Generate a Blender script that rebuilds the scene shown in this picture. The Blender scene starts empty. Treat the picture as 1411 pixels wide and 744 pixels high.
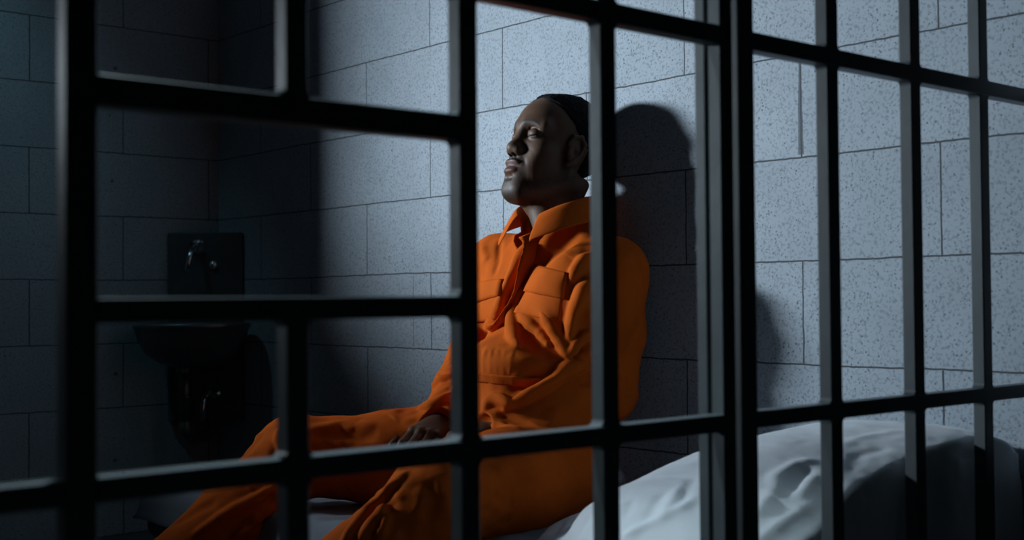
import bpy, math, random
import numpy as np
from mathutils import Vector, Matrix

random.seed(4); rng = np.random.RandomState(7)
sc = bpy.context.scene
COL = sc.collection
CZ = 0.73                      # height of the lens above the cell floor; coordinates below are written relative to it

# ------------------------------------------------------------------ materials
def new_mat(name):
    m = bpy.data.materials.new(name); m.use_nodes = True
    nt = m.node_tree; nt.nodes.clear()
    out = nt.nodes.new('ShaderNodeOutputMaterial'); b = nt.nodes.new('ShaderNodeBsdfPrincipled')
    nt.links.new(b.outputs[0], out.inputs[0])
    return m, nt, b
def node(nt, t, **kw):
    n = nt.nodes.new(t)
    for k, v in kw.items():
        if k.startswith('i_'):
            key = k[2:]; key = int(key) if key.isdigit() else key.replace('_', ' ')
            n.inputs[key].default_value = v
        else: setattr(n, k, v)
    return n
def math_n(nt, op, a, b=None, c=None):
    n = nt.nodes.new('ShaderNodeMath'); n.operation = op
    for i, v in enumerate((a, b, c)):
        if v is None: continue
        if isinstance(v, (int, float)): n.inputs[i].default_value = v
        else: nt.links.new(v, n.inputs[i])
    return n.outputs[0]
def mix_col(nt, fac, a, b, blend='MIX'):
    n = nt.nodes.new('ShaderNodeMix'); n.data_type = 'RGBA'; n.blend_type = blend
    for s, v in ((n.inputs[0], fac), (n.inputs[6], a), (n.inputs[7], b)):
        if isinstance(v, (int, float)): s.default_value = v
        elif isinstance(v, tuple): s.default_value = v
        else: nt.links.new(v, s)
    return n.outputs[2]
def ramp(nt, v, p0, p1, c0=(0,0,0,1), c1=(1,1,1,1)):
    r = nt.nodes.new('ShaderNodeValToRGB'); r.color_ramp.elements[0].position = p0; r.color_ramp.elements[1].position = p1
    r.color_ramp.elements[0].color = c0; r.color_ramp.elements[1].color = c1
    nt.links.new(v, r.inputs[0]); return r.outputs[0]

def block_wall(name, axis, phase, base, drips=()):
    """painted aerated-concrete blocks, 0.592 x 0.2 m; axis = world axis the courses run along"""
    m, nt, b = new_mat(name)
    geo = node(nt, 'ShaderNodeNewGeometry'); sep = node(nt, 'ShaderNodeSeparateXYZ'); nt.links.new(geo.outputs['Position'], sep.inputs[0])
    a = sep.outputs[axis]; z = sep.outputs[2]
    nz = node(nt, 'ShaderNodeTexNoise', i_Scale=38.0, i_Detail=3.0); nt.links.new(geo.outputs['Position'], nz.inputs['Vector'])
    jit = math_n(nt, 'MULTIPLY', math_n(nt, 'SUBTRACT', nz.outputs['Fac'], .5), .004)
    nl = node(nt, 'ShaderNodeTexNoise', i_Scale=3.0, i_Detail=1.0); nt.links.new(geo.outputs['Position'], nl.inputs['Vector'])
    jl = math_n(nt, 'MULTIPLY', math_n(nt, 'SUBTRACT', nl.outputs['Fac'], .5), .006)
    jj = math_n(nt, 'ADD', jit, jl)
    cmb = node(nt, 'ShaderNodeCombineXYZ')
    nt.links.new(math_n(nt, 'ADD', math_n(nt, 'SUBTRACT', a, phase), jj), cmb.inputs[0])
    nt.links.new(math_n(nt, 'ADD', z, jj), cmb.inputs[1])
    br = node(nt, 'ShaderNodeTexBrick', offset=.5, offset_frequency=2, i_Scale=1.0)
    br.inputs['Mortar Size'].default_value = .0019; br.inputs['Mortar Smooth'].default_value = .25
    br.inputs['Brick Width'].default_value = .5916; br.inputs['Row Height'].default_value = .2
    br.inputs['Color1'].default_value = (.94,.94,.94,1); br.inputs['Color2'].default_value = (1.04,1.04,1.04,1); br.inputs['Bias'].default_value = 0
    nt.links.new(cmb.outputs[0], br.inputs['Vector'])
    mort = br.outputs['Fac']
    for (a0, z0, z1, w0, w1) in drips:      # paint runs and cracks out of the joints
        t = math_n(nt, 'DIVIDE', math_n(nt, 'SUBTRACT', z, z0), z1 - z0)
        w = math_n(nt, 'ADD', math_n(nt, 'MULTIPLY', t, w1 - w0), w0)
        inside = math_n(nt, 'LESS_THAN', math_n(nt, 'ABSOLUTE', math_n(nt, 'ADD', math_n(nt, 'SUBTRACT', a, a0), jit)), w)
        band = math_n(nt, 'MULTIPLY', math_n(nt, 'GREATER_THAN', t, 0.0), math_n(nt, 'LESS_THAN', t, 1.0))
        mort = math_n(nt, 'MAXIMUM', mort, math_n(nt, 'MULTIPLY', inside, band))
    # fine pores of the blocks
    v1 = node(nt, 'ShaderNodeTexVoronoi', i_Scale=135.0, feature='F1'); nt.links.new(geo.outputs['Position'], v1.inputs['Vector'])
    n2 = node(nt, 'ShaderNodeTexNoise', i_Scale=9.0, i_Detail=4.0); nt.links.new(geo.outputs['Position'], n2.inputs['Vector'])
    n4 = node(nt, 'ShaderNodeTexNoise', i_Scale=170.0, i_Detail=2.0, i_Roughness=.6); nt.links.new(geo.outputs['Position'], n4.inputs['Vector'])
    thr = math_n(nt, 'ADD', math_n(nt, 'MULTIPLY', math_n(nt, 'SUBTRACT', n2.outputs['Fac'], .5), .35), .25)
    colr = node(nt, 'ShaderNodeSeparateColor'); nt.links.new(v1.outputs['Color'], colr.inputs[0])
    pore = math_n(nt, 'MULTIPLY', math_n(nt, 'LESS_THAN', v1.outputs['Distance'], math_n(nt, 'MULTIPLY', colr.outputs[0], thr)),
                  math_n(nt, 'GREATER_THAN', colr.outputs[1], .35))
    # a few larger pits
    v2 = node(nt, 'ShaderNodeTexVoronoi', i_Scale=15.0, feature='F1'); nt.links.new(geo.outputs['Position'], v2.inputs['Vector'])
    col2 = node(nt, 'ShaderNodeSeparateColor'); nt.links.new(v2.outputs['Color'], col2.inputs[0])
    pit = math_n(nt, 'LESS_THAN', v2.outputs['Distance'], math_n(nt, 'MULTIPLY', math_n(nt, 'MAXIMUM', math_n(nt, 'SUBTRACT', col2.outputs[0], .35), 0), .16))
    sp = ramp(nt, n4.outputs['Fac'], .33, .5)
    c = mix_col(nt, .8, base + (1,), br.outputs['Color'], 'MULTIPLY')
    n3 = ramp(nt, n2.outputs['Fac'], .3, .7, (.93,.93,.93,1), (1.05,1.05,1.05,1))
    c = mix_col(nt, 1.0, c, n3, 'MULTIPLY')
    c = mix_col(nt, math_n(nt, 'MULTIPLY', math_n(nt, 'SUBTRACT', 1.0, sp), .6), c, tuple(x*.42 for x in base) + (1,))
    c = mix_col(nt, math_n(nt, 'MULTIPLY', pore, .8), c, tuple(x*.3 for x in base) + (1,))
    c = mix_col(nt, math_n(nt, 'MULTIPLY', pit, .75), c, tuple(x*.2 for x in base) + (1,))
    c = mix_col(nt, math_n(nt, 'MULTIPLY', mort, .75), c, tuple(x*.16 for x in base) + (1,))
    nt.links.new(c, b.inputs['Base Color'])
    h = math_n(nt, 'SUBTRACT', math_n(nt, 'ADD', math_n(nt, 'MULTIPLY', n4.outputs['Fac'], .5), math_n(nt, 'MULTIPLY', n2.outputs['Fac'], .6)),
               math_n(nt, 'MAXIMUM', math_n(nt, 'MAXIMUM', mort, math_n(nt, 'MULTIPLY', pore, .5)), pit))
    bp = node(nt, 'ShaderNodeBump', i_Strength=.35, i_Distance=.0025); nt.links.new(h, bp.inputs['Height']); nt.links.new(bp.outputs[0], b.inputs['Normal'])
    b.inputs['Roughness'].default_value = .75; b.inputs['Specular IOR Level'].default_value = .3
    return m

def plain(name, col, rough=.6, metal=0.0, noise=0.0, nscale=20.0, bump=0.0, bscale=200.0, spec=.5, sheen=0.0):
    m, nt, b = new_mat(name)
    tc = node(nt, 'ShaderNodeTexCoord')
    if noise:
        n = node(nt, 'ShaderNodeTexNoise', i_Scale=nscale, i_Detail=4.0); nt.links.new(tc.outputs['Object'], n.inputs['Vector'])
        c = ramp(nt, n.outputs['Fac'], .3, .7, tuple(x*(1-noise) for x in col)+(1,), tuple(min(1, x*(1+noise)) for x in col)+(1,))
        nt.links.new(c, b.inputs['Base Color'])
    else: b.inputs['Base Color'].default_value = col + (1,)
    if bump:
        n = node(nt, 'ShaderNodeTexNoise', i_Scale=bscale, i_Detail=3.0); nt.links.new(tc.outputs['Object'], n.inputs['Vector'])
        bp = node(nt, 'ShaderNodeBump', i_Strength=bump, i_Distance=.002); nt.links.new(n.outputs['Fac'], bp.inputs['Height']); nt.links.new(bp.outputs[0], b.inputs['Normal'])
    b.inputs['Roughness'].default_value = rough; b.inputs['Metallic'].default_value = metal; b.inputs['Specular IOR Level'].default_value = spec
    if sheen: b.inputs['Sheen Weight'].default_value = sheen; b.inputs['Sheen Roughness'].default_value = .4
    return m
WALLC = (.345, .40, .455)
FILL_GLOW = .25
Y0 = 2.9615
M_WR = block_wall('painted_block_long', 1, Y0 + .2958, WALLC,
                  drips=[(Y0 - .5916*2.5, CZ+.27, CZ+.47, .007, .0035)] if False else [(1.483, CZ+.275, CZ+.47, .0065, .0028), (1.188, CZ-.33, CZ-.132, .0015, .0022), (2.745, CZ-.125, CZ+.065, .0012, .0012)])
M_WB = block_wall('painted_block_end_shaded', 0, 1.69 + .2958, (.27,.325,.36))  # same paint as the long wall, with the end wall's shade put into the colour
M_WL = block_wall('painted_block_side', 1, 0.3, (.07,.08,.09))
M_FLOOR = plain('worn_concrete', (.045,.048,.052), .7, noise=.25, nscale=3.0, bump=.3)
M_CEIL = plain('painted_ceiling', (.06,.065,.07), .9, noise=.1)
M_BAR = plain('dark_enamel_steel', (.078,.096,.104), .42, noise=.14, nscale=14.0, bump=.12, bscale=60.0, spec=.5)
M_STEEL = plain('brushed_steel', (.12,.135,.14), .34, metal=.6, noise=.15, nscale=8)
M_CHROME = plain('chrome', (.6,.62,.64), .14, metal=1.0)
M_BED = plain('bed_frame_steel', (.05,.055,.06), .5, noise=.1)
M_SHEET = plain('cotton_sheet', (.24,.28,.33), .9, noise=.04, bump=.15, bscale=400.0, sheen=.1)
M_MATT = plain('mattress_ticking', (.14,.16,.19), .9, noise=.1)
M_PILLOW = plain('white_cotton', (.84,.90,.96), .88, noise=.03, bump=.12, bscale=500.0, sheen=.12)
def fabric(name, col):
    m, nt, b = new_mat(name)
    tc = node(nt, 'ShaderNodeTexCoord')
    n = node(nt, 'ShaderNodeTexNoise', i_Scale=14.0, i_Detail=5.0); nt.links.new(tc.outputs['Object'], n.inputs['Vector'])
    c = ramp(nt, n.outputs['Fac'], .3, .7, tuple(x*.9 for x in col)+(1,), tuple(min(1,x*1.06) for x in col)+(1,))
    nt.links.new(c, b.inputs['Base Color'])
    w = node(nt, 'ShaderNodeTexNoise', i_Scale=620.0, i_Detail=2.0); nt.links.new(tc.outputs['Object'], w.inputs['Vector'])
    w2 = node(nt, 'ShaderNodeTexNoise', i_Scale=26.0, i_Detail=3.0); nt.links.new(tc.outputs['Object'], w2.inputs['Vector'])
    h = math_n(nt, 'ADD', math_n(nt, 'MULTIPLY', w.outputs['Fac'], .25), w2.outputs['Fac'])
    bp = node(nt, 'ShaderNodeBump', i_Strength=.35, i_Distance=.004); nt.links.new(h, bp.inputs['Height']); nt.links.new(bp.outputs[0], b.inputs['Normal'])
    b.inputs['Roughness'].default_value = .85; b.inputs['Specular IOR Level'].default_value = .08
    return m
M_SUIT = fabric('orange_twill', (.56, .104, .009))
M_THREAD = plain('orange_thread', (.62,.13,.015), .8)
M_ZIP = plain('zip_metal', (.35,.25,.15), .4, metal=.8)
M_HAIR = plain('black_hair', (.006,.006,.007), .95, bump=.6, bscale=700.0, spec=.12)
M_SHOE = plain('canvas_shoe', (.03,.03,.035), .8)
def skin_mat():
    m, nt, b = new_mat('dark_brown_skin')
    at = node(nt, 'ShaderNodeAttribute', attribute_name='tone')
    tc = node(nt, 'ShaderNodeTexCoord')
    n = node(nt, 'ShaderNodeTexNoise', i_Scale=60.0, i_Detail=4.0); nt.links.new(tc.outputs['Object'], n.inputs['Vector'])
    v = ramp(nt, n.outputs['Fac'], .3, .7, (.9,.9,.9,1), (1.08,1.08,1.08,1))
    nt.links.new(mix_col(nt, 1.0, at.outputs['Color'], v, 'MULTIPLY'), b.inputs['Base Color'])
    n5 = node(nt, 'ShaderNodeTexNoise', i_Scale=420.0, i_Detail=2.0); nt.links.new(tc.outputs['Object'], n5.inputs['Vector'])
    bp = node(nt, 'ShaderNodeBump', i_Strength=.25, i_Distance=.0012); nt.links.new(n5.outputs['Fac'], bp.inputs['Height']); nt.links.new(bp.outputs[0], b.inputs['Normal'])
    b.inputs['Roughness'].default_value = .55; b.inputs['Specular IOR Level'].default_value = .35
    b.inputs['Subsurface Weight'].default_value = .06; b.inputs['Subsurface Radius'].default_value = (.006,.0025,.001); b.inputs['Subsurface Scale'].default_value = 1.0
    return m
M_SKIN = skin_mat()

# ------------------------------------------------------------------ object helpers
def empty(name, loc, label=None, cat=None, group=None):
    o = bpy.data.objects.new(name, None); COL.objects.link(o); o.location = loc; o.empty_display_size = .05
    if label: o['label'] = label
    if cat: o['category'] = cat
    if group: o['group'] = group
    return o
def tag(o, label=None, cat=None, group=None, kind=None):
    for k, v in (('label', label), ('category', cat), ('group', group), ('kind', kind)):
        if v: o[k] = v
    return o
class MB:
    def __init__(s): s.v = []; s.f = []
    def add(s, vs, fs):
        n = len(s.v); s.v += [tuple(map(float, v)) for v in vs]; s.f += [tuple(i + n for i in f) for f in fs]
    def box(s, x0, x1, y0, y1, z0, z1, M=None):
        vs = [(x, y, z) for z in (z0, z1) for y in (y0, y1) for x in (x0, x1)]
        if M is not None: vs = [tuple(M @ Vector(v)) for v in vs]
        s.add(vs, [(0,2,3,1),(4,5,7,6),(0,1,5,4),(2,6,7,3),(0,4,6,2),(1,3,7,5)])
    def bbox_bevel(s, x0, x1, y0, y1, z0, z1, b, M=None):
        """box with chamfered long and short edges"""
        P = []
        c = [(x0,x1),(y0,y1),(z0,z1)]
        idx = {}
        for ix in (0,1):
            for iy in (0,1):
                for iz in (0,1):
                    p = [c[0][ix], c[1][iy], c[2][iz]]; sg = [1 if i == 0 else -1 for i in (ix,iy,iz)]
                    for ax in range(3):
                        qv = [p[k] + (0 if k == ax else sg[k]*b) for k in range(3)]
                        idx[(ix,iy,iz,ax)] = len(P); P.append(tuple(qv))
        F = []
        for ax in range(3):
            for s_ in (0,1):
                o = [k for k in range(3) if k != ax]
                loop = []
                for (a_, b_) in ((0,0),(1,0),(1,1),(0,1)):
                    key = [0,0,0]; key[ax] = s_; key[o[0]] = a_; key[o[1]] = b_
                    loop.append(idx[(key[0],key[1],key[2],ax)])
                F.append(loop)
        for ax in range(3):                    # edges parallel to ax
            o = [k for k in range(3) if k != ax]
            for a_ in (0,1):
                for b_ in (0,1):
                    k0 = [0,0,0]; k0[o[0]] = a_; k0[o[1]] = b_; k1 = list(k0); k1[ax] = 1
                    F.append([idx[(*k0, o[0])], idx[(*k1, o[0])], idx[(*k1, o[1])], idx[(*k0, o[1])]])
        for ix in (0,1):
            for iy in (0,1):
                for iz in (0,1): F.append([idx[(ix,iy,iz,a_)] for a_ in range(3)])
        cen = Vector(((x0+x1)/2,(y0+y1)/2,(z0+z1)/2)); G = []
        for f in F:                            # make every face look outward
            vs = [Vector(P[i]) for i in f]; n = (vs[1]-vs[0]).cross(vs[2]-vs[0]); m = sum(vs, Vector())/len(vs) - cen
            G.append(tuple(f) if n.dot(m) > 0 else tuple(reversed(f)))
        if M is not None: P = [tuple(M @ Vector(v)) for v in P]
        s.add(P, G)
    def tube(s, pts, r, n=12, caps=True):
        pts = [Vector(p) for p in pts]; rs = r if isinstance(r, (list, tuple)) else [r]*len(pts)
        rings = []; up = None
        for i, p in enumerate(pts):
            t = (pts[min(i+1, len(pts)-1)] - pts[max(i-1, 0)]).normalized()
            if up is None:
                up = Vector((0,0,1)) if abs(t.z) < .9 else Vector((1,0,0))
            a = (up - t*up.dot(t)).normalized(); b = t.cross(a); up = a
            rings.append([p + (a*math.cos(2*math.pi*k/n) + b*math.sin(2*math.pi*k/n))*rs[i] for k in range(n)])
        vs = [tuple(v) for rg in rings for v in rg]; fs = []
        for i in range(len(pts)-1):
            for k in range(n):
                k2 = (k+1) % n; fs.append((i*n+k, i*n+k2, (i+1)*n+k2, (i+1)*n+k))
        if caps: fs.append(tuple(reversed(range(n)))); fs.append(tuple(range((len(pts)-1)*n, len(pts)*n)))
        s.add(vs, fs)
    def lathe(s, prof, n=32, M=None, sx=1, sy=1):
        vs = []; fs = []
        for (r, z) in prof:
            for k in range(n):
                a = 2*math.pi*k/n; vs.append(Vector((r*math.cos(a)*sx, r*math.sin(a)*sy, z)))
        if M is not None: vs = [M @ v for v in vs]
        for i in range(len(prof)-1):
            for k in range(n):
                k2 = (k+1) % n; fs.append((i*n+k, i*n+k2, (i+1)*n+k2, (i+1)*n+k))
        s.add([tuple(v) for v in vs], fs)
    def build(s, name, mat, parent=None, smooth=False, label=None):
        me = bpy.data.meshes.new(name); off = parent_world(parent)
        me.from_pydata([(x-off[0], y-off[1], z-off[2]) for x, y, z in s.v], [], s.f); me.update()
        me.materials.append(mat)
        if smooth:
            for p in me.polygons: p.use_smooth = True
        o = bpy.data.objects.new(name, me); COL.objects.link(o)
        if parent is not None: o.parent = parent
        if label: o['label'] = label
        return o
def parent_world(p):
    x = y = z = 0.0
    while p is not None: x += p.location.x; y += p.location.y; z += p.location.z; p = p.parent
    return (x, y, z)
def np_mesh(name, V, F, mat, parent=None, smooth=True, colors=None, label=None):
    off = np.array(parent_world(parent))
    me = bpy.data.meshes.new(name); V = np.asarray(V, np.float64) - off
    me.vertices.add(len(V)); me.vertices.foreach_set('co', V.astype(np.float32).ravel())
    k = F.shape[1]
    me.loops.add(F.size); me.loops.foreach_set('vertex_index', F.astype(np.int32).ravel())
    me.polygons.add(len(F)); me.polygons.foreach_set('loop_start', np.arange(0, F.size, k, dtype=np.int32))
    me.update(calc_edges=True); me.validate()
    if smooth: me.polygons.foreach_set('use_smooth', np.ones(len(me.polygons), bool))
    if colors is not None:
        a = me.color_attributes.new('tone', 'FLOAT_COLOR', 'POINT'); a.data.foreach_set('color', np.c_[colors, np.ones(len(colors))].astype(np.float32).ravel())
    me.materials.append(mat); me.update()
    o = bpy.data.objects.new(name, me); COL.objects.link(o)
    if parent is not None: o.parent = parent
    if label: o['label'] = label
    return o

# ------------------------------------------------------------------ camera (fitted to the block courses and the bars)
FPX, YAW, PITCH, ROLL = 1746.955, .7127005, .02301165, -.00764471
Fw = Vector((math.sin(YAW)*math.cos(PITCH), math.cos(YAW)*math.cos(PITCH), math.sin(PITCH)))
R0 = Vector((math.cos(YAW), -math.sin(YAW), 0)); U0 = R0.cross(Fw)
Rt = R0*math.cos(ROLL) + U0*math.sin(ROLL); Up = -R0*math.sin(ROLL) + U0*math.cos(ROLL)
cd = bpy.data.cameras.new('camera'); cam = bpy.data.objects.new('camera', cd); COL.objects.link(cam); sc.camera = cam
Mc = Matrix((Rt, Up, -Fw)).transposed().to_4x4(); Mc.translation = Vector((0, 0, CZ)); cam.matrix_world = Mc
cd.sensor_width = 36; cd.lens = FPX/1411*36; cd.clip_start = .05
cd.dof.use_dof = True; cd.dof.focus_distance = 2.72; cd.dof.aperture_fstop = 4.2
def px_ray(u, v):                 # measuring aid: direction of a picture point, used to read positions off the photograph
    d = Fw*FPX + Rt*(u-705.5) + Up*(372-v); return np.array(d)/np.linalg.norm(d)

# ------------------------------------------------------------------ room
W, D = 2.022, 3.835
XL, H = -.62, 2.45
FRONT = 1.0
def struct(name, mb, mat): return tag(mb.build(name, mat), kind='structure')
m = MB(); m.box(XL-.15, W+.15, -.9, D+.15, -.12, 0); struct('floor', m, M_FLOOR)
m = MB(); m.box(XL-.15, W+.15, FRONT-.1, D+.15, H, H+.12); struct('ceiling', m, M_CEIL)
m = MB(); m.box(W, W+.15, .9, D+.15, 0, H); struct('wall_right', m, M_WR)
m = MB(); m.box(XL-.15, XL, .9, D+.15, 0, H); struct('wall_left', m, M_WL)
WX0, WX1, WZ0, WZ1 = -.25, .44, 1.305, 1.92          # small barred window high in the end wall, beyond the left edge of the picture
m = MB()
m.box(XL, WX0, D, D+.15, 0, H); m.box(WX1, W, D, D+.15, 0, H); m.box(WX0, WX1, D, D+.15, 0, WZ0); m.box(WX0, WX1, D, D+.15, WZ1, H)
struct('wall_back', m, M_WB)
m = MB(); t = .03
m.box(WX0, WX1, D+.10, D+.14, WZ0, WZ0+t); m.box(WX0, WX1, D+.10, D+.14, WZ1-t, WZ1); m.box(WX0, WX0+t, D+.10, D+.14, WZ0+t, WZ1-t); m.box(WX1-t, WX1, D+.10, D+.14, WZ0+t, WZ1-t)
win = struct('window_1', m, M_BAR)

# ------------------------------------------------------------------ cell front: fixed grilles and door
BW, BD = .0245, .0200
def vbar(parent, name, x0, x1, z0, z1, y0=FRONT, d=BD, b=.0014):
    mb = MB(); mb.bbox_bevel(x0, x1, y0, y0+d, z0, z1, b); return mb.build(name, M_BAR, parent)
def rail(parent, name, x0, x1, z0, z1, y0=FRONT-.0004, d=BD+.0008, b=.0007):
    mb = MB(); mb.bbox_bevel(x0, x1, y0, y0+d, z0, z1, b); return mb.build(name, M_BAR, parent)
def fillet(mb, x, z, sx, sz, r=.007):
    """little weld triangle (curved) in the corner of a bar and a rail"""
    n = 6; P = [(x, z)] + [(x + sx*r*(1-math.sin(a)), z + sz*r*(1-math.cos(a))) for a in np.linspace(0, math.pi/2, n)]
    vs = [(px, y, pz) for y in (FRONT+.001, FRONT+BD-.001) for px, pz in P]; k = len(P)
    fs = [tuple(range(k)), tuple(reversed(range(k, 2*k)))] + [(i, (i+1) % k, (i+1) % k + k, i+k) for i in range(k)]
    if sx*sz > 0: fs = [tuple(reversed(f)) for f in fs]
    mb.add(vs, fs)
TOPZ = H - .005
z_low = (CZ-.1630, CZ-.1420); z_top = (CZ+.3105, CZ+.3335)
def weld(parent, x, z, sx, sz): mb = MB(); fillet(mb, x, z, sx, sz); return mb.build('weld', M_BAR, parent)
# fixed grille right of the door
g = empty('barred_panel', (1.6, FRONT, 0), 'fixed grey steel bars right of the thick twin posts, in front of the white pillow', 'bars')
vbar(g, 'post', 1.2352, 1.2662, 0, TOPZ, FRONT-.002, .026)
rx = [1.4243, 1.6277, 1.8205]
for x in rx: vbar(g, 'bar', x, x+.0252, .05, TOPZ)
for (z0, z1) in (z_low, z_top, (.03, .055), (TOPZ-.03, TOPZ)):
    rail(g, 'rail', 1.2662, W-.002, z0, z1)
for x in rx:
    for z, s_ in ((z_low[1], 1), (z_low[0], -1), (z_top[1], 1), (z_top[0], -1)): weld(g, x, z, -1, s_); weld(g, x+.0252, z, 1, s_)
# door: stiles, full bars, hatch opening on its left half
dr = empty('cell_door', (.8, FRONT, 0), 'black steel barred cell door with a food hatch opening, left of the twin posts', 'door')
vbar(dr, 'stile', .3929, .4198, .01, TOPZ-.03)
vbar(dr, 'stile', 1.2033, 1.2268, .01, TOPZ-.03)
vbar(dr, 'bar', .7965, .8202, .03, TOPZ-.05)
vbar(dr, 'bar', .9975, 1.0224, .03, TOPZ-.05)
zu = (CZ+.1610, CZ+.1868); zm = (CZ-.0175, CZ+.0036)
vbar(dr, 'bar', .5956, .6189, zu[1]-.001, TOPZ-.05)
vbar(dr, 'bar', .5956, .6189, .03, zm[0]+.001)
for (z0, z1) in (z_low, z_top, (.01, .035), (TOPZ-.055, TOPZ-.03)): rail(dr, 'rail', .4198, 1.2033, z0, z1)
rail(dr, 'hatch_rail', .4198, .7965, *zu); rail(dr, 'hatch_rail', .4198, .7965, *zm)
for x0, x1 in ((.7965, .8202), (.9975, 1.0224)):
    for z, s_ in ((z_low[1], 1), (z_low[0], -1), (z_top[0], -1), (z_top[1], 1)): weld(dr, x0, z, -1, s_); weld(dr, x1, z, 1, s_)
for z, s_ in ((z_low[1], 1), (z_low[0], -1), (zm[0], -1), (zu[1], 1)): weld(dr, .5956, z, -1, s_); weld(dr, .6189, z, 1, s_)
for z, s_ in ((zu[0], -1), (zu[1], 1), (zm[0], -1), (zm[1], 1)): weld(dr, .7965, z, -1, s_)
vbar(dr, 'stop_bar', 1.2033, 1.2120, .01, TOPZ-.03, FRONT+BD+.0035, .0200, .003)      # second bar close behind the lock stile
# fixed grille left of the door
g = empty('barred_panel', (0, FRONT, 0), 'fixed steel bars left of the hatch door, only the crossbar end in view', 'bars')
for x in (-.60, -.39, -.19, .01, .20): vbar(g, 'bar', x, x+BW, .05, TOPZ)
for (z0, z1) in (z_low, z_top, (.03, .055), (TOPZ-.03, TOPZ)): rail(g, 'rail', XL+.002, .3925, z0, z1)

# ------------------------------------------------------------------ signed-distance modelling kit
class Field:
    def __init__(s, xs, ys, zs):
        s.x = np.asarray(xs, np.float32); s.y = np.asarray(ys, np.float32); s.z = np.asarray(zs, np.float32)
        s.F = np.full((len(s.x), len(s.y), len(s.z)), .25, np.float32)
    def win(s, lo, hi, pad):
        sl = []
        for a, l, h in ((s.x, lo[0], hi[0]), (s.y, lo[1], hi[1]), (s.z, lo[2], hi[2])):
            i0 = int(np.searchsorted(a, l-pad)); i1 = int(np.searchsorted(a, h+pad)); sl.append(slice(i0, max(i1, i0)))
        return tuple(sl)
    def grid(s, sl):
        return s.x[sl[0]][:, None, None], s.y[sl[1]][None, :, None], s.z[sl[2]][None, None, :]
    def comb(s, sl, d, k, mode):
        A = s.F[sl]
        if A.size == 0: return
        if mode == 'sub': d = -d
        if k <= 0: s.F[sl] = np.minimum(A, d) if mode == 'add' else np.maximum(A, d); return
        h = np.maximum(k - np.abs(A - d), 0)/k
        s.F[sl] = (np.minimum(A, d) - h*h*k*.25) if mode == 'add' else (np.maximum(A, d) + h*h*k*.25)
    def ell(s, c, r, k=0., B=None, mode='add'):
        """ellipsoid; B = 3 row vectors (local axes)"""
        c = np.asarray(c, float); r = np.asarray(r, float); R_ = max(r)
        sl = s.win(c-R_, c+R_, max(k, .004) + .012); X, Y, Z = s.grid(sl)
        dx, dy, dz = X-c[0], Y-c[1], Z-c[2]
        if B is None: a, b, e = dx, dy, dz
        else: a, b, e = [B[i][0]*dx + B[i][1]*dy + B[i][2]*dz for i in range(3)]
        k0 = np.sqrt((a/r[0])**2 + (b/r[1])**2 + (e/r[2])**2); k1 = np.sqrt((a/r[0]**2)**2 + (b/r[1]**2)**2 + (e/r[2]**2)**2)
        s.comb(sl, (k0*(k0-1)/np.maximum(k1, 1e-6)).astype(np.float32), k, mode)
    def cone(s, a, b, ra, rb, k=0., mode='add', flat=None):
        """round cone from a to b; flat = (unit vector, factor>1 squashes along it)"""
        a = np.asarray(a, float); b = np.asarray(b, float); R_ = max(ra, rb)
        sl = s.win(np.minimum(a, b)-R_, np.maximum(a, b)+R_, max(k, .004) + .012); X, Y, Z = s.grid(sl)
        px, py, pz = X-a[0], Y-a[1], Z-a[2]; ba = b-a
        if flat is not None:
            n, q = np.asarray(flat[0], float), flat[1]; n = n/np.linalg.norm(n)
            dd = (px*n[0]+py*n[1]+pz*n[2])*(q-1); px, py, pz = px+dd*n[0], py+dd*n[1], pz+dd*n[2]; ba = ba + n*(ba@n)*(q-1)
        h = np.clip((px*ba[0]+py*ba[1]+pz*ba[2])/max(ba@ba, 1e-9), 0, 1)
        d = np.sqrt((px-h*ba[0])**2 + (py-h*ba[1])**2 + (pz-h*ba[2])**2) - (ra + (rb-ra)*h)
        s.comb(sl, d.astype(np.float32), k, mode)
    def chain(s, pts, rs, k=0., mode='add', flat=None):
        for i in range(len(pts)-1): s.cone(pts[i], pts[i+1], rs[i], rs[i+1], k, mode, flat)
    def stroke(s, pts, w, amp, sharp=False, taper=True):
        """push the surface along a 3-D polyline: amp > 0 ridge, amp < 0 groove"""
        pts = [np.asarray(p, float) for p in pts]; n = len(pts)-1
        lo = np.min(pts, axis=0); hi = np.max(pts, axis=0)
        sl = s.win(lo, hi, 3*w); X, Y, Z = s.grid(sl)
        A = s.F[sl]
        if A.size == 0: return
        best = np.full(A.shape, 9., np.float32); bt = np.zeros(A.shape, np.float32)
        for i in range(n):
            a, b = pts[i], pts[i+1]; ba = b-a
            h = np.clip(((X-a[0])*ba[0]+(Y-a[1])*ba[1]+(Z-a[2])*ba[2])/max(ba@ba, 1e-9), 0, 1)
            d = np.sqrt((X-a[0]-h*ba[0])**2 + (Y-a[1]-h*ba[1])**2 + (Z-a[2]-h*ba[2])**2).astype(np.float32)
            mk = d < best; best = np.where(mk, d, best); bt = np.where(mk, (i+h)/n, bt)
        prof = np.exp(-best/w*1.4) if sharp else np.exp(-(best/w)**2)
        if taper: prof = prof*np.clip(np.minimum(bt, 1-bt)*5 + .15, 0, 1)
        s.F[sl] = A - amp*prof.astype(np.float32)
    def noise(s, freq, amp, seed=0, lo=None, hi=None, band=.02):
        sl = s.win(lo, hi, 0) if lo is not None else (slice(None),)*3
        A = s.F[sl]; I = np.argwhere(np.abs(A) < band)
        if len(I) == 0: return
        P = np.c_[s.x[sl[0]][I[:, 0]], s.y[sl[1]][I[:, 1]], s.z[sl[2]][I[:, 2]]]*np.asarray(freq, np.float32)
        A[I[:, 0], I[:, 1], I[:, 2]] -= amp*vnoise(P, seed)
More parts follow.
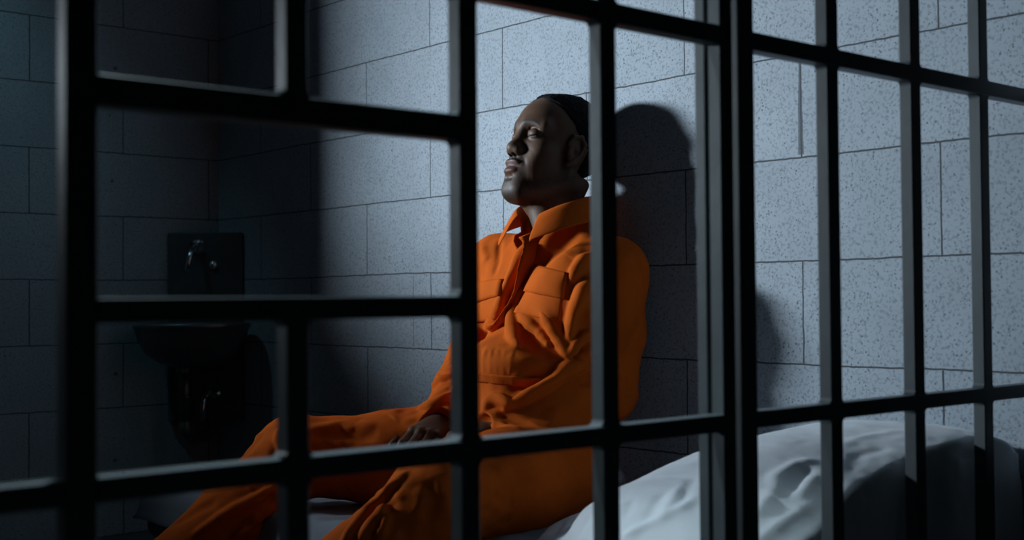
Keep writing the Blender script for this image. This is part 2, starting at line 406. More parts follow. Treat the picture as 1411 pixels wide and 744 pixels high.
    def at(s, p):
        i = np.searchsorted(s.x, p[0]); j = np.searchsorted(s.y, p[1]); k = np.searchsorted(s.z, p[2])
        if not (0 < i < len(s.x) and 0 < j < len(s.y) and 0 < k < len(s.z)): return .25
        return float(s.F[i-1:i+1, j-1:j+1, k-1:k+1].mean())
    def hit(s, u, v, t0=1.9, t1=3.6):
        """first point of the surface on the sight line of picture point (u, v)"""
        d = px_ray(u, v); t = t0
        while t < t1:
            f = s.at(d*t)
            if f < 0: return d*t
            t += max(.0012, f*.6) if f < .2 else .05
        return None
    def mesh(s):
        F = s.F; S = F < 0
        nx, ny, nz = F.shape
        cnt = np.zeros((nx-1, ny-1, nz-1), np.uint8)
        for a in (0, 1):
            for b in (0, 1):
                for c in (0, 1): cnt += S[a:nx-1+a, b:ny-1+b, c:nz-1+c]
        I = np.argwhere((cnt > 0) & (cnt < 8)); del cnt
        idx = np.full((nx-1, ny-1, nz-1), -1, np.int32); idx[I[:, 0], I[:, 1], I[:, 2]] = np.arange(len(I))
        C = np.zeros((len(I), 2, 2, 2), np.float32)
        for a in (0, 1):
            for b in (0, 1):
                for c in (0, 1): C[:, a, b, c] = F[I[:, 0]+a, I[:, 1]+b, I[:, 2]+c]
        acc = np.zeros((len(I), 3)); num = np.zeros(len(I))
        for ax in range(3):
            for a in (0, 1):
                for b in (0, 1):
                    s0 = [0, 0, 0]; s1 = [0, 0, 0]; o = [k for k in range(3) if k != ax]
                    s0[o[0]] = s1[o[0]] = a; s0[o[1]] = s1[o[1]] = b; s1[ax] = 1
                    f0 = C[:, s0[0], s0[1], s0[2]]; f1 = C[:, s1[0], s1[1], s1[2]]
                    mk = (f0 < 0) != (f1 < 0); t = np.where(mk, f0/np.where(mk, f0-f1, 1), 0)
                    q = np.zeros((len(I), 3)); q[:, ax] = t; q[:, o[0]] = a; q[:, o[1]] = b
                    acc += q*mk[:, None]; num += mk
        loc = acc/num[:, None]; V = np.zeros_like(loc)
        for ax, arr in enumerate((s.x, s.y, s.z)):
            i = I[:, ax]; V[:, ax] = arr[i] + (arr[i+1]-arr[i])*loc[:, ax]
        Q = []
        for ax in range(3):
            o = [(ax+1) % 3, (ax+2) % 3]
            sa = [slice(None)]*3; sb = [slice(None)]*3; sa[ax] = slice(0, -1); sb[ax] = slice(1, None)
            for k in o: sa[k] = slice(1, -1); sb[k] = slice(1, -1)
            A, B = S[tuple(sa)], S[tuple(sb)]
            E = np.argwhere(A != B); inside = A[E[:, 0], E[:, 1], E[:, 2]]
            base = E.copy(); 
            for k in o: base[:, k] += 1
            def cell(d1, d2):
                q = base.copy(); q[:, o[0]] += d1; q[:, o[1]] += d2; return idx[q[:, 0], q[:, 1], q[:, 2]]
            f = np.c_[cell(-1, -1), cell(0, -1), cell(0, 0), cell(-1, 0)]
            f = np.where(inside[:, None], f, f[:, ::-1]); Q.append(f)
        Q = np.concatenate(Q)
        V = V.astype(np.float64); V[:, 2] += CZ
        return V, Q
def vnoise(P, seed=0):
    P = P + seed*17.31; i = np.floor(P).astype(np.int64); f = P - i; f = f*f*(3-2*f)
    def h(a, b, c):
        n = (a*73856093) ^ (b*19349663) ^ (c*83492791) ^ (seed*2654435); n = (n ^ (n >> 13))*1274126177 & 0x7fffffff
        return ((n ^ (n >> 16)) & 0xffff)/32768. - 1
    r = 0
    for a in (0, 1):
        for b in (0, 1):
            for c in (0, 1):
                w = (f[:, 0] if a else 1-f[:, 0])*(f[:, 1] if b else 1-f[:, 1])*(f[:, 2] if c else 1-f[:, 2])
                r = r + w*h(i[:, 0]+a, i[:, 1]+b, i[:, 2]+c)
    return r.astype(np.float32)
def graded(segs):
    """coordinates from consecutive (start, end, step)"""
    out = []
    for a, b, st in segs: out += list(np.arange(a, b-st*.5, st))
    out.append(segs[-1][1]); return np.array(out)

# ------------------------------------------------------------------ the man on the bed
V3 = lambda *a: np.array(a, float)
J = dict(pelvis=V3(1.80,1.98,-.335), belly=V3(1.80,1.985,-.19), chest=V3(1.865,1.99,-.02), neck=V3(1.868,1.990,.14),
         Lsh=V3(1.880,1.852,.054), Rsh=V3(1.832,2.150,.066), Lel=V3(1.860,1.858,-.195), Rel=V3(1.845,2.278,-.145),
         Lwr=V3(1.650,1.945,-.260), Rwr=V3(1.640,2.116,-.250),
         Lhip=V3(1.76,1.885,-.345), Rhip=V3(1.76,2.075,-.345), Lkn=V3(1.355,1.775,-.350), Rkn=V3(1.40,2.325,-.325),
         Lan=V3(1.03,1.93,-.630), Ran=V3(1.08,2.44,-.630))
for k_ in ('chest','neck','Lsh','Rsh','Lel','Rel'): J[k_] = J[k_]*1.009          # back against the wall
# head frame: f forward, l his left, u up
HZ, HP = math.radians(170), math.radians(15)
hf = V3(math.cos(HZ)*math.cos(HP), math.sin(HZ)*math.cos(HP), math.sin(HP)); hl = V3(-math.sin(HZ), math.cos(HZ), 0); hu = np.cross(hf, hl)
HO = V3(1.884, 2.028, .311); HS = 1.07
HB = (hf, hl, hu)
def hp(a, b, c): return HO + HS*(hf*a + hl*b + hu*c)
def head_ell(G, c, r, k=0., mode='add', tilt=None):
    B = HB
    if tilt:                                   # tilt about his left axis
        ct, st = math.cos(tilt), math.sin(tilt); B = (hf*ct + hu*st, hl, -hf*st + hu*ct)
    G.ell(hp(*c), [x*HS for x in r], k*HS, B, mode)
def head_cone(G, a, b, ra, rb, k=0., mode='add'): G.cone(hp(*a), hp(*b), ra*HS, rb*HS, k*HS, mode)
def skull(G):
    head_ell(G, (-.008, 0, .043), (.094, .076, .085))
    head_ell(G, (.034, 0, .044), (.064, .062, .064), .02)

BEDX = 1.30
bx = graded([(.98,1.50,.006),(1.50,1.66,.0024),(1.66,1.735,.0045),(1.735,1.985,.00155),(1.985,2.015,.004)])
by = graded([(1.58,1.84,.0035),(1.84,1.90,.0026),(1.90,2.10,.00155),(2.10,2.19,.0026),(2.19,2.56,.005)])
bz = graded([(-.735,-.31,.0065),(-.31,-.215,.0024),(-.215,.13,.005),(.13,.20,.0025),(.20,.47,.00155)])
B = Field(bx, by, bz)
# trunk and limbs (under the clothes)
B.ell(J['pelvis'], (.115,.165,.095)); B.ell(J['belly'], (.10,.135,.13), .05); B.ell(J['chest'], (.105,.155,.15), .05)
B.cone(J['Rsh'], J['Lsh'], .052, .052, .05); B.cone(J['chest']+V3(0,0,.08), J['neck'], .085, .058, .04)
for s_ in 'LR':
    B.chain([J[s_+'sh'], J[s_+'el'], J[s_+'wr']], [.052,.040,.026], .02)
    B.chain([J[s_+'hip'], J[s_+'kn']], [.082,.056], .03); B.chain([J[s_+'kn'], (J[s_+'kn']*.62+J[s_+'an']*.38)+V3(.012,0,-.012), J[s_+'an']], [.054,.053,.034], .02)
    a = J[s_+'an']; B.chain([a+V3(.045,0,-.066), a+V3(-.06,.0,-.066), a+V3(-.145,.0,-.075)], [.030,.033,.022], .02); B.cone(a, a+V3(.01,0,-.05), .036, .034, .02)
# neck with throat
B.cone(J['neck']-V3(0,0,.06), hp(.004,0,-.045), .060, .051, .02)
B.cone(V3(1.836,1.990,.13), hp(.034,0,-.072), .030, .034, .03)
head_ell(B, (.037, 0, -.098-.018), (.012,.010,.014), .012)                       # larynx
for sd in (1, -1): B.cone(hp(-.04, .058*sd, -.055), J['neck']+V3(-.045, -.018*sd, -.03), .014, .012, .02)
# head
skull(B)
head_ell(B, (.036, 0, -.018), (.056,.055,.080), .025)
for sd in (1, -1):
    head_cone(B, (-.002,.052*sd,-.050), (.070,.016*sd,-.094), .021, .018, .03)
    head_ell(B, (.052,.043*sd,-.014), (.025,.020,.019), .02)                       # cheekbone
    head_ell(B, (.050,.036*sd,-.045), (.032,.018,.030), .025)                       # cheek
head_cone(B, (.074,.012,-.094), (.074,-.012,-.094), .021, .021, .02)              # chin
head_ell(B, (.074,0,-.056), (.029,.031,.030), .018)                                # muzzle
for sd in (1, -1):
    head_cone(B, (.088,.014*sd,.037), (.070,.050*sd,.036), .0095, .0090, .018)    # brow
    head_ell(B, (.101,.031*sd,.018), (.018,.019,.0135), .014, 'sub')
    head_ell(B, (.0755,.0315*sd,.0185), (.0155,.0170,.0140), .004)                 # closed eye
head_cone(B, (.087,0,.030), (.100,0,-.010), .0085, .0115, .014)                   # nose
head_ell(B, (.1030,0,-.0160), (.0125,.0130,.0115), .010)
for sd in (1, -1):
    head_ell(B, (.0945,.0140*sd,-.0200), (.0120,.0090,.0085), .009)
    head_ell(B, (.100,.0072*sd,-.0285), (.0055,.0040,.0045), .003, 'sub')
head_ell(B, (.0960,0,-.0455), (.0120,.0240,.0068), .004, tilt=.5)                  # lips
head_ell(B, (.0960,0,-.0605), (.0120,.0215,.0080), .004, tilt=-.3)
for sd in (1, -1):
    e0 = [hp(.0810,.017*sd,.0150), hp(.0890,.026*sd,.0110), hp(.0880,.036*sd,.0110), hp(.0800,.046*sd,.0145)]
    B.stroke(e0, .0016, -.0020, taper=True)                                        # lash line of the closed lid
    e1 = [hp(.081,.016*sd,.025), hp(.089,.027*sd,.0295), hp(.087,.038*sd,.0295), hp(.077,.049*sd,.024)]
    B.stroke(e1, .003, -.0022)
    B.stroke([hp(.100,.022*sd,-.022), hp(.090,.031*sd,-.040), hp(.082,.035*sd,-.052)], .005, -.0012)   # nasolabial
B.stroke([hp(.094,.027,-.0540), hp(.1025,.014,-.0530), hp(.1070,0,-.0525), hp(.1025,-.014,-.0530), hp(.094,-.027,-.0540)], .0018, -.0032)
B.stroke([hp(.096,.016,-.0745), hp(.100,0,-.0755), hp(.096,-.016,-.0745)], .006, -.0035)
B.stroke([hp(.105,0,-.034), hp(.107,0,-.042)], .0035, -.0016)
# ears
for sd in (1, -1):
    EA = .010; eb = [hp(EA+.012,.073*sd,.012), hp(EA+.006,.078*sd,.028), hp(EA+-.010,.082*sd,.031), hp(EA+-.020,.083*sd,.018), hp(EA+-.016,.080*sd,-.004), hp(EA+-.004,.076*sd,-.022), hp(EA+.004,.073*sd,-.028)]
    head_ell(B, (EA+-.004,.074*sd,.002), (.017,.007,.028), .006)
    B.chain(eb, [.0042,.0042,.0042,.0045,.0045,.0055,.0055], .004)
    head_ell(B, (EA+.000,.084*sd,-.002), (.007,.0070,.010), .004, 'sub')
    B.stroke([hp(EA+.003,.080*sd,.018), hp(EA+-.010,.083*sd,.020), hp(EA+-.013,.083*sd,.004)], .0022, -.0025)
# hands: palm, four fingers of unequal length, thumb
def hand(G, wr, d, n, sd, curl=(.35,.5,.4), tscale=1.0):
    """wr wrist, d direction of the hand, n back-of-hand normal, sd +1 left / -1 right hand (thumb side)"""
    d = d/np.linalg.norm(d); n = n - d*(n@d); n /= np.linalg.norm(n); s_ = np.cross(n, d)*sd     # s_ points to the thumb side
    tips = []
    G.cone(wr, wr + d*.03, .024, .026, .01, flat=(n, 1.35))
    for i, off in enumerate((.026,.009,-.009,-.026)):
        base = wr + d*(.088 - (0,.0,.004,.010)[i]) + s_*off + n*(.002 - .004*abs(i-1.2)/2)
        G.cone(wr + d*.018 + s_*off*.55, base, .0150, .0118, .010)
        L = ((.042,.025,.019),(.047,.029,.020),(.043,.027,.019),(.034,.020,.017))[i]; p = base; ang = 0; dd = d
        spread = s_*((.07,.0,-.06,-.14)[i])
        for q in range(3):
            ang += curl[q]*(1 + .08*i); dd = (d*math.cos(ang) - n*math.sin(ang) + spread); dd /= np.linalg.norm(dd)
            p2 = p + dd*L[q]; G.cone(p, p2, (.0098,.0090,.0080)[q]*(1,1,.97,.88)[i], (.0090,.0080,.0068)[q]*(1,1,.97,.88)[i], .0022); p = p2
        G.ell(base + n*.006, (.0075,)*3, .006)
        tips.append(p)
    # thumb leaves the side of the palm near its base
    t0 = wr + d*.028 + s_*.022 - n*.006; t1 = t0 + (d*.62 + s_*.68 - n*.28)*.042; t2 = t1 + (d*.88 + s_*.36 - n*.25)*.030; t3 = t2 + (d*.93 + s_*.12 - n*.3)*.024
    G.cone(wr + d*.02, t1, .018, .0125, .012); G.cone(t1, t2, .0115, .0100, .003); G.cone(t2, t3, .0100, .0078, .002)
    return tips
hand(B, J['Rwr'] + V3(-.012,-.006,-.003), V3(-.84,-.42,-.24), V3(-.14,-.30,.94), -1, (.22,.45,.38))
hand(B, J['Lwr'] + V3(-.012,.014,-.004), V3(-.84,.36,-.20), V3(-.12,-.18,.97), 1, (.30,.50,.40))
X, Y, Z = B.grid((slice(None),)*3); B.F = np.maximum(B.F, -np.maximum(BEDX-X, Z+.435).astype(np.float32))
VB, QB = B.mesh()

# tones of the skin, short beard, lips
def tone(V):
    P = V.copy(); P[:, 2] -= CZ; q = (P - HO)/HS; a, b, c = q@hf, q@hl, q@hu
    col = np.tile(V3(.098,.050,.029), (len(V), 1))
    def blend(mask, cc): 
        m_ = np.clip(mask, 0, 1)[:, None]; col[:] = col*(1-m_) + np.asarray(cc)*m_
    inhead = (np.linalg.norm(q, axis=1) < .2)
    jaw = np.exp(-((np.abs(b)-.0)/.026)**4)*(a > .05)*np.clip((-.070-c)/.006, 0, 1)            # chin
    must = np.exp(-(b/.030)**6)*(a > .075)*np.clip((-.027-c)/.003, 0, 1)*np.clip((c+.044)/.003, 0, 1)
    side = (a > .045)*np.exp(-((np.abs(b)-.030)/.009)**2)*np.clip((-.040-c)/.012, 0, 1)
    line = np.exp(-((c + .088 - .035*np.clip(.07-a, 0, .1)/.07)/.012)**2)*(np.abs(b) > .02)*(a < .08)*(a > -.01)
    n_ = .75 + .5*vnoise(q*700, 3)
    blend(np.maximum.reduce([jaw, must, side*.8, line*.7])*.95*inhead*n_, (.007,.006,.006))
    brow = np.exp(-((c - .040 + 10*(np.abs(b)-.03)**2)/.0055)**2)*(np.abs(b) > .010)*(np.abs(b) < .050)*(a > .05)
    blend(brow*.85*inhead, (.012,.009,.008))
    lash = np.exp(-((c - .0115 - 14*(np.abs(b)-.031)**2)/.0022)**2)*(np.abs(b) > .016)*(np.abs(b) < .047)*(a > .06)
    blend(lash*.9*inhead, (.008,.006,.006))
    lip = np.exp(-(b/.026)**6)*(a > .088)*np.exp(-((c+.0535)/.0125)**6)
    blend(lip*.8*inhead, (.100,.044,.038))
    return col
person = empty('person', (float(J['pelvis'][0]), float(J['pelvis'][1]), CZ-.43),
               'man in an orange jumpsuit sitting on the bed, head back against the wall, eyes closed', 'person')
body = np_mesh('body', VB, QB, M_SKIN, person, colors=tone(VB))

# hair: close-cropped cap
Hh = Field(*[np.arange(c0-.135, c0+.135, .0019) for c0 in HO])
head_ell(Hh, (-.008, 0, .043), (.0980, .0795, .0895)); head_ell(Hh, (.034, 0, .046), (.0655, .0640, .0670), .02)
X, Y, Z = Hh.grid((slice(None),)*3); qx, qy, qz = (X-HO[0])/HS, (Y-HO[1])/HS, (Z-HO[2])/HS
la, lb, lc = [qx*v[0]+qy*v[1]+qz*v[2] for v in HB]
# hairline: forehead at z > .088 in front, temples drop to the ears, nape below
lab = np.abs(lb)
line_z = np.where(la > .02, .083 - .9*np.clip(.056 - la, 0, .1)*0, 0)
front = (la - (.066 - .30*np.clip(lab-.030, 0, 1) - .75*np.clip(.100-lc, 0, .1)))            # > 0: in front of the hairline
low = ((-.028 + .62*np.clip(la+.01, 0, 1)*1.0) - lc) + .0*la                                 # > 0: under the nape line
sidecut = np.where(la > -.028, (.018 + .35*np.clip(la, 0, 1)) - lc, -1.)                      # above the ears
cut = np.maximum(np.maximum(front, low), sidecut).astype(np.float32)*HS*.7
Hh.F = np.maximum(Hh.F, cut); del X, Y, Z, qx, qy, qz, la, lb, lc, lab, front, low, sidecut, cut
Hh.noise((330,)*3, .0014, 5)
Hh.noise((90,)*3, .0012, 6)
VH, QH = Hh.mesh(); np_mesh('hair', VH, QH, M_HAIR, person); del Hh

# ---- jumpsuit
S = Field(graded([(.98,1.5,.005),(1.5,2.016,.0027)]), np.arange(1.60, 2.56, .0030), graded([(-.67,-.34,.005),(-.34,.225,.0027)]))
LM = J['Lsh']*.5+J['Lel']*.5 + V3(.0,-.004,0); S.chain([J['Lsh']+V3(0,-.006,0), LM, J['Lel']+V3(.006,-.002,-.004)], [.062,.066,.056], .03)
LF = J['Lel']*.5+J['Lwr']*.5; S.chain([J['Lel'], LF+V3(-.002,-.003,.004), J['Lwr']+(J['Lwr']-J['Lel'])*.08], [.060,.058,.044], .02)
RM = J['Rsh']*.5+J['Rel']*.5; S.chain([J['Rsh']+V3(0,.004,0), RM, J['Rel']+V3(.002,.002,0)], [.070,.066,.058], .03)
RF = J['Rel']*.5+J['Rwr']*.5; S.chain([J['Rel'], RF+V3(0,.002,0), J['Rwr']+(J['Rwr']-J['Rel'])*.10], [.058,.054,.043], .02)
def cuff(wr, frm, ex):
    d = (wr-frm)/np.linalg.norm(wr-frm); S.ell(wr + d*ex, (.060,)*3, .006, mode='sub')
cuff(J['Lwr'], J['Lel'], .070); cuff(J['Rwr'], J['Rel'], .076)
S.ell(J['pelvis']+V3(-.012,.012,.0), (.140,.180,.110)); S.ell(J['belly']+V3(-.018,.020,-.01), (.135,.142,.115), .06)
S.ell(J['belly']+V3(-.030,.022,.055), (.130,.140,.062), .04)                     # cloth blousing over the waistband
S.ell(J['chest']+V3(-.012,.008,.0), (.126,.166,.165), .06)
S.ell(J['chest']+V3(-.080,-.095,.025), (.058,.085,.095), .05); S.ell(J['chest']+V3(-.070,.085,.030), (.050,.075,.075), .05)
S.cone(J['Rsh']+V3(0,.004,.004), J['Lsh']+V3(0,.004,.000), .066, .062, .05)
S.cone(J['chest']+V3(.01,0,.09), J['neck']+V3(0,0,.012), .095, .078, .05)
for s_, rk in (('L', .080), ('R', .078)):
    kn, an, hi = J[s_+'kn'], J[s_+'an'], J[s_+'hip']
    S.chain([hi, hi*.5+kn*.5+V3(0,0,-.004), kn], [.104,.096,rk], .05)
    S.chain([kn, kn*.62+an*.38+V3(.012,0,-.010), an+V3(.02,0,.03)], [rk,.082,.068], .03)
S.F[:] = np.maximum(S.F, -1)
def px(*uv):        # picture points laid onto the modelled suit -> 3-D folds
    out = []
    for i in range(0, len(uv), 2):
        h_ = S.hit(uv[i], uv[i+1])
        if h_ is not None: out.append(h_)
    return out
FOLDS = [
 # opening: proud edge of the fly with a trough beside it
 ((755,291, 738,318, 722,345, 708,378, 697,408, 683,434, 670,455), .014, .018, 1),
 ((795,312, 762,345, 734,372, 712,402, 698,430), .022, -.026, 0),
 ((728,388, 713,410, 705,435, 706,460, 713,478), .009, .015, 1),
 ((664,486, 685,478, 712,484), .012, .006, 0), ((668,482, 667,512), .0035, .0040, 0), ((677,482, 676,513), .0035, .0040, 0), ((687,480, 685,514), .0035, .0042, 0), ((696,482, 694,515), .0035, .0040, 0), ((706,486, 702,516), .0035, .0035, 0), 
 # long folds from the left armpit
 ((812,352, 798,366, 788,384), .009, .012, 1), ((815,386, 803,400, 794,425, 790,448, 787,470, 781,492), .009, .017, 1),
 ((745,425, 760,450, 772,470, 780,490), .007, .011, 1), ((806,425, 800,450, 795,470), .010, -.015, 0),
 ((716,432, 732,448, 754,472), .009, .008, 1), ((722,455, 740,480, 765,497), .018, -.007, 0),
 ((715,505, 745,508, 775,502), .012, -.005, 0),
 ((817,470, 812,480, 800,497, 786,505), .007, .013, 1), ((812,458, 798,470, 786,490), .007, .008, 1),
 # left forearm upper edge
 ((812,500, 795,506, 779,509, 762,520, 742,534, 722,546, 696,562), .009, .016, 1),
 ((770,505, 745,518, 720,532, 700,540), .012, -.012, 0),
 ((668,563, 676,552, 690,550, 700,556), .008, .011, 1), ((668,575, 700,574, 740,588), .007, -.007, 0), ((664,590, 690,586, 715,590), .008, .008, 0),
 ((812,530, 790,555, 750,578), .014, .005, 0),
 # left sleeve
 ((870,345, 885,380, 880,420, 872,450), .010, -.007, 0), ((862,480, 872,462, 885,440), .009, .008, 0), ((862,520, 870,545), .012, -.008, 0),
 # right sleeve
 ((618,455, 606,470, 602,490), .007, .009, 1), ((620,495, 604,498, 592,508), .007, .010, 1), ((620,505, 605,510, 596,522), .006, -.009, 0),
 ((620,520, 600,528, 586,538), .007, .009, 1), ((622,535, 604,542, 586,552), .006, -.009, 0), ((620,545, 600,556, 578,562), .006, .008, 1), ((575,545, 572,560, 570,575), .006, .006, 0),
 # chest, right half
 ((690,330, 686,360, 680,380), .008, -.006, 0), ((676,400, 672,430), .008, .007, 0), ((664,340, 672,360), .01, .006, 0),
 # thighs
 ((425,592, 470,583, 520,588), .012, .007, 0), ((428,600, 470,598, 520,605), .010, -.008, 0),
 ((390,625, 385,605, 392,590), .009, .008, 1), ((365,600, 350,612, 340,625), .01, -.005, 0),
 # left shin: outer seam and creases
 ((558,652, 540,672, 515,695, 492,720, 475,742), .005, .008, 1), ((552,662, 530,686, 508,708), .008, -.006, 0),
 ((522,705, 530,715, 522,742), .008, .008, 1), ((545,690, 525,712, 505,735), .008, -.008, 0), ((530,698, 512,722, 498,742), .007, .008, 1),
 ((590,660, 600,690, 585,720), .012, -.006, 0),
 # right shin
 ((378,672, 350,690, 315,705, 270,735), .009, .010, 1), ((376,700, 350,715, 320,742), .009, .009, 1), ((300,690, 270,705, 235,725), .010, -.008, 0),
 ((350,720, 330,725, 300,742), .008, -.008, 0), ((375,655, 350,660, 330,668), .010, -.007, 0),
 # under the thigh
 ((815,640, 760,660, 700,675), .014, -.006, 0), ((680,650, 700,640, 740,640), .012, .008, 0),
]
for uv, w_, a_, sh in FOLDS:
    p = px(*uv)
    if len(p) > 1 and sh and a_ > 0:         # raised fold: a tapered roll of cloth blended into the surface
        p = [q_*(1 - .0015) for q_ in p]; nn_ = len(p); m_ = 4*(nn_-1)+1
        pp = [V3(*[np.interp(t_*(nn_-1), range(nn_), [q_[k_] for q_ in p]) for k_ in range(3)]) for t_ in np.linspace(0, 1, m_)]
        for _ in range(2): pp = [pp[0]] + [(pp[i_-1]+2*pp[i_]+pp[i_+1])/4 for i_ in range(1, m_-1)] + [pp[-1]]
        rr = [max(.0018, a_*.62*min(1, min(i_, m_-1-i_)*4.0/m_ + .12)) for i_ in range(m_)]
        S.chain(pp, rr, .014)
    elif len(p) > 1: S.stroke(p, w_, a_*.9)
S.noise((17,17,14), .0013, 11); S.noise((55,55,50), .0009, 12)
# trouser and sleeve crumples, stronger at elbow, knee, waist
for c0, r0, am in ((J['Rel'], .12, .003), (J['Rwr'], .10, .004), (J['Lel'], .11, .0025), (J['Lkn'], .13, .004), (J['Rkn'], .12, .003), (J['belly'], .14, .0012)):
    S.noise((40,40,62), am, 21, c0-r0, c0+r0)
# gathered waistband
wz = -.165
# neck opening with a V in front, hollow so that the throat and collar inside show
S.cone(J['neck']+V3(0,0,.3), J['neck']+V3(-.004,0,-.02), .070, .068, .012, 'sub')
v0, v1, v2 = V3(1.80,1.985,.19), V3(1.752,2.035,.155), V3(1.775,2.055,.075)
S.chain([v0, V3(1.770,2.020,.150), V3(1.752,2.045,.095)], [.046,.030,.008], .010, 'sub')
def bed_press(G, r_=.03):            # the mattress keeps everything above its top and outside its edge
    X, Y, Z = G.grid((slice(None),)*3); b_ = np.maximum(BEDX-X, Z+.437).astype(np.float32); G.F = np.maximum(G.F, -b_)
bed_press(S); S.F = np.maximum(S.F, (S.x-2.010)[:, None, None].astype(np.float32))
VS, QS = S.mesh(); print('MAXX', VS[:,0].max(), VB[:,0].max(), VH[:,0].max())
suit = np_mesh('jumpsuit', VS, QS, M_SUIT, person)

def surf(u, v, lift=0.0):
    h_ = S.hit(u, v)
    if h_ is None: return None
    e = .006; g = V3(*[S.at(h_+e*ax) - S.at(h_-e*ax) for ax in np.eye(3)]); g = g/max(np.linalg.norm(g), 1e-6)
    return h_ + g*lift
def patch(name, corners, nu, nv, lift, thick, bulge=0.0, parent=None, mat=None, edge=None, ripple=0.0):
    """a sewn-on cloth panel: four picture corners, laid on the suit, with its own thickness"""
    c = [V3(*q, 0)[:2] for q in corners]; P = np.full((nv+1, nu+1, 3), np.nan)
    for j in range(nv+1):
        for i in range(nu+1):
            s_, t_ = i/nu, j/nv; uv = (c[0]*(1-s_)+c[1]*s_)*(1-t_) + (c[3]*(1-s_)+c[2]*s_)*t_
            if edge is not None: uv = uv + edge(s_, t_)
            h_ = surf(uv[0], uv[1])
            if h_ is not None: P[j, i] = h_
    if np.isnan(P).any():
        for j in range(nv+1):
            for i in range(nu+1):
                if np.isnan(P[j, i]).any():
                    k_ = np.argwhere(~np.isnan(P[:, :, 0])); q_ = k_[np.argmin(((k_-[j, i])**2).sum(1))]; P[j, i] = P[q_[0], q_[1]]
    for _ in range(3):
        Q = P.copy(); Q[1:-1] = (P[:-2]+2*P[1:-1]+P[2:])/4; P = Q.copy(); P[:, 1:-1] = (Q[:, :-2]+2*Q[:, 1:-1]+Q[:, 2:])/4
    du = np.gradient(P, axis=1); dv = np.gradient(P, axis=0); N = np.cross(du, dv); N /= np.maximum(np.linalg.norm(N, axis=2, keepdims=True), 1e-9)
    if (N.mean((0, 1))@P.mean((0, 1))) > 0: N = -N
    ss, tt = np.meshgrid(np.linspace(0, 1, nu+1), np.linspace(0, 1, nv+1))
    b_ = (np.clip(np.minimum.reduce([ss, 1-ss, tt, 1-tt])*8, 0, 1)*.5 + .5)*1.0
    top = P + N*(lift + thick*b_ + bulge*np.sin(np.pi*ss)*np.sin(np.pi*tt) + ripple*np.sin(ss*26 + 1.2*np.sin(ss*9)))[..., None]; bot = P - N*.004
    n1 = (nu+1)*(nv+1); V = np.concatenate([top.reshape(-1, 3), bot.reshape(-1, 3)]); V[:, 2] += CZ
    idx = np.arange(n1).reshape(nv+1, nu+1); F = []
    for j in range(nv):
        for i in range(nu):
            F.append((idx[j, i], idx[j, i+1], idx[j+1, i+1], idx[j+1, i])); F.append((idx[j, i]+n1, idx[j+1, i]+n1, idx[j+1, i+1]+n1, idx[j, i+1]+n1))
    ring = list(idx[0, :]) + list(idx[1:, -1]) + list(idx[-1, -2::-1]) + list(idx[-2:0:-1, 0])
    for a_, b2 in zip(ring, ring[1:]+ring[:1]): F.append((a_, a_+n1, b2+n1, b2))
    me = bpy.data.meshes.new(name); off = parent_world(parent)
    me.from_pydata([tuple(v - off) for v in V], [], [tuple(int(k) for k in f) for f in F]); me.update(); me.materials.append(mat or M_SUIT)
    for p_ in me.polygons: p_.use_smooth = True
    o = bpy.data.objects.new(name, me); COL.objects.link(o); o.parent = parent; return o
# chest pockets with flaps
patch('pocket', ((727,392),(777,402),(772,445),(708,430)), 14, 12, .0, .0018, .003, suit)
fl = patch('pocket_flap', ((738,366),(783,376),(777,412),(723,402)), 14, 10, .0045, .004, .004, suit)
patch('pocket', ((652,402),(690,398),(684,440),(650,446)), 10, 10, .0, .0018, .002, suit)
patch('pocket_flap', ((650,390),(694,384),(689,408),(650,419)), 10, 8, .0045, .004, .002, suit)
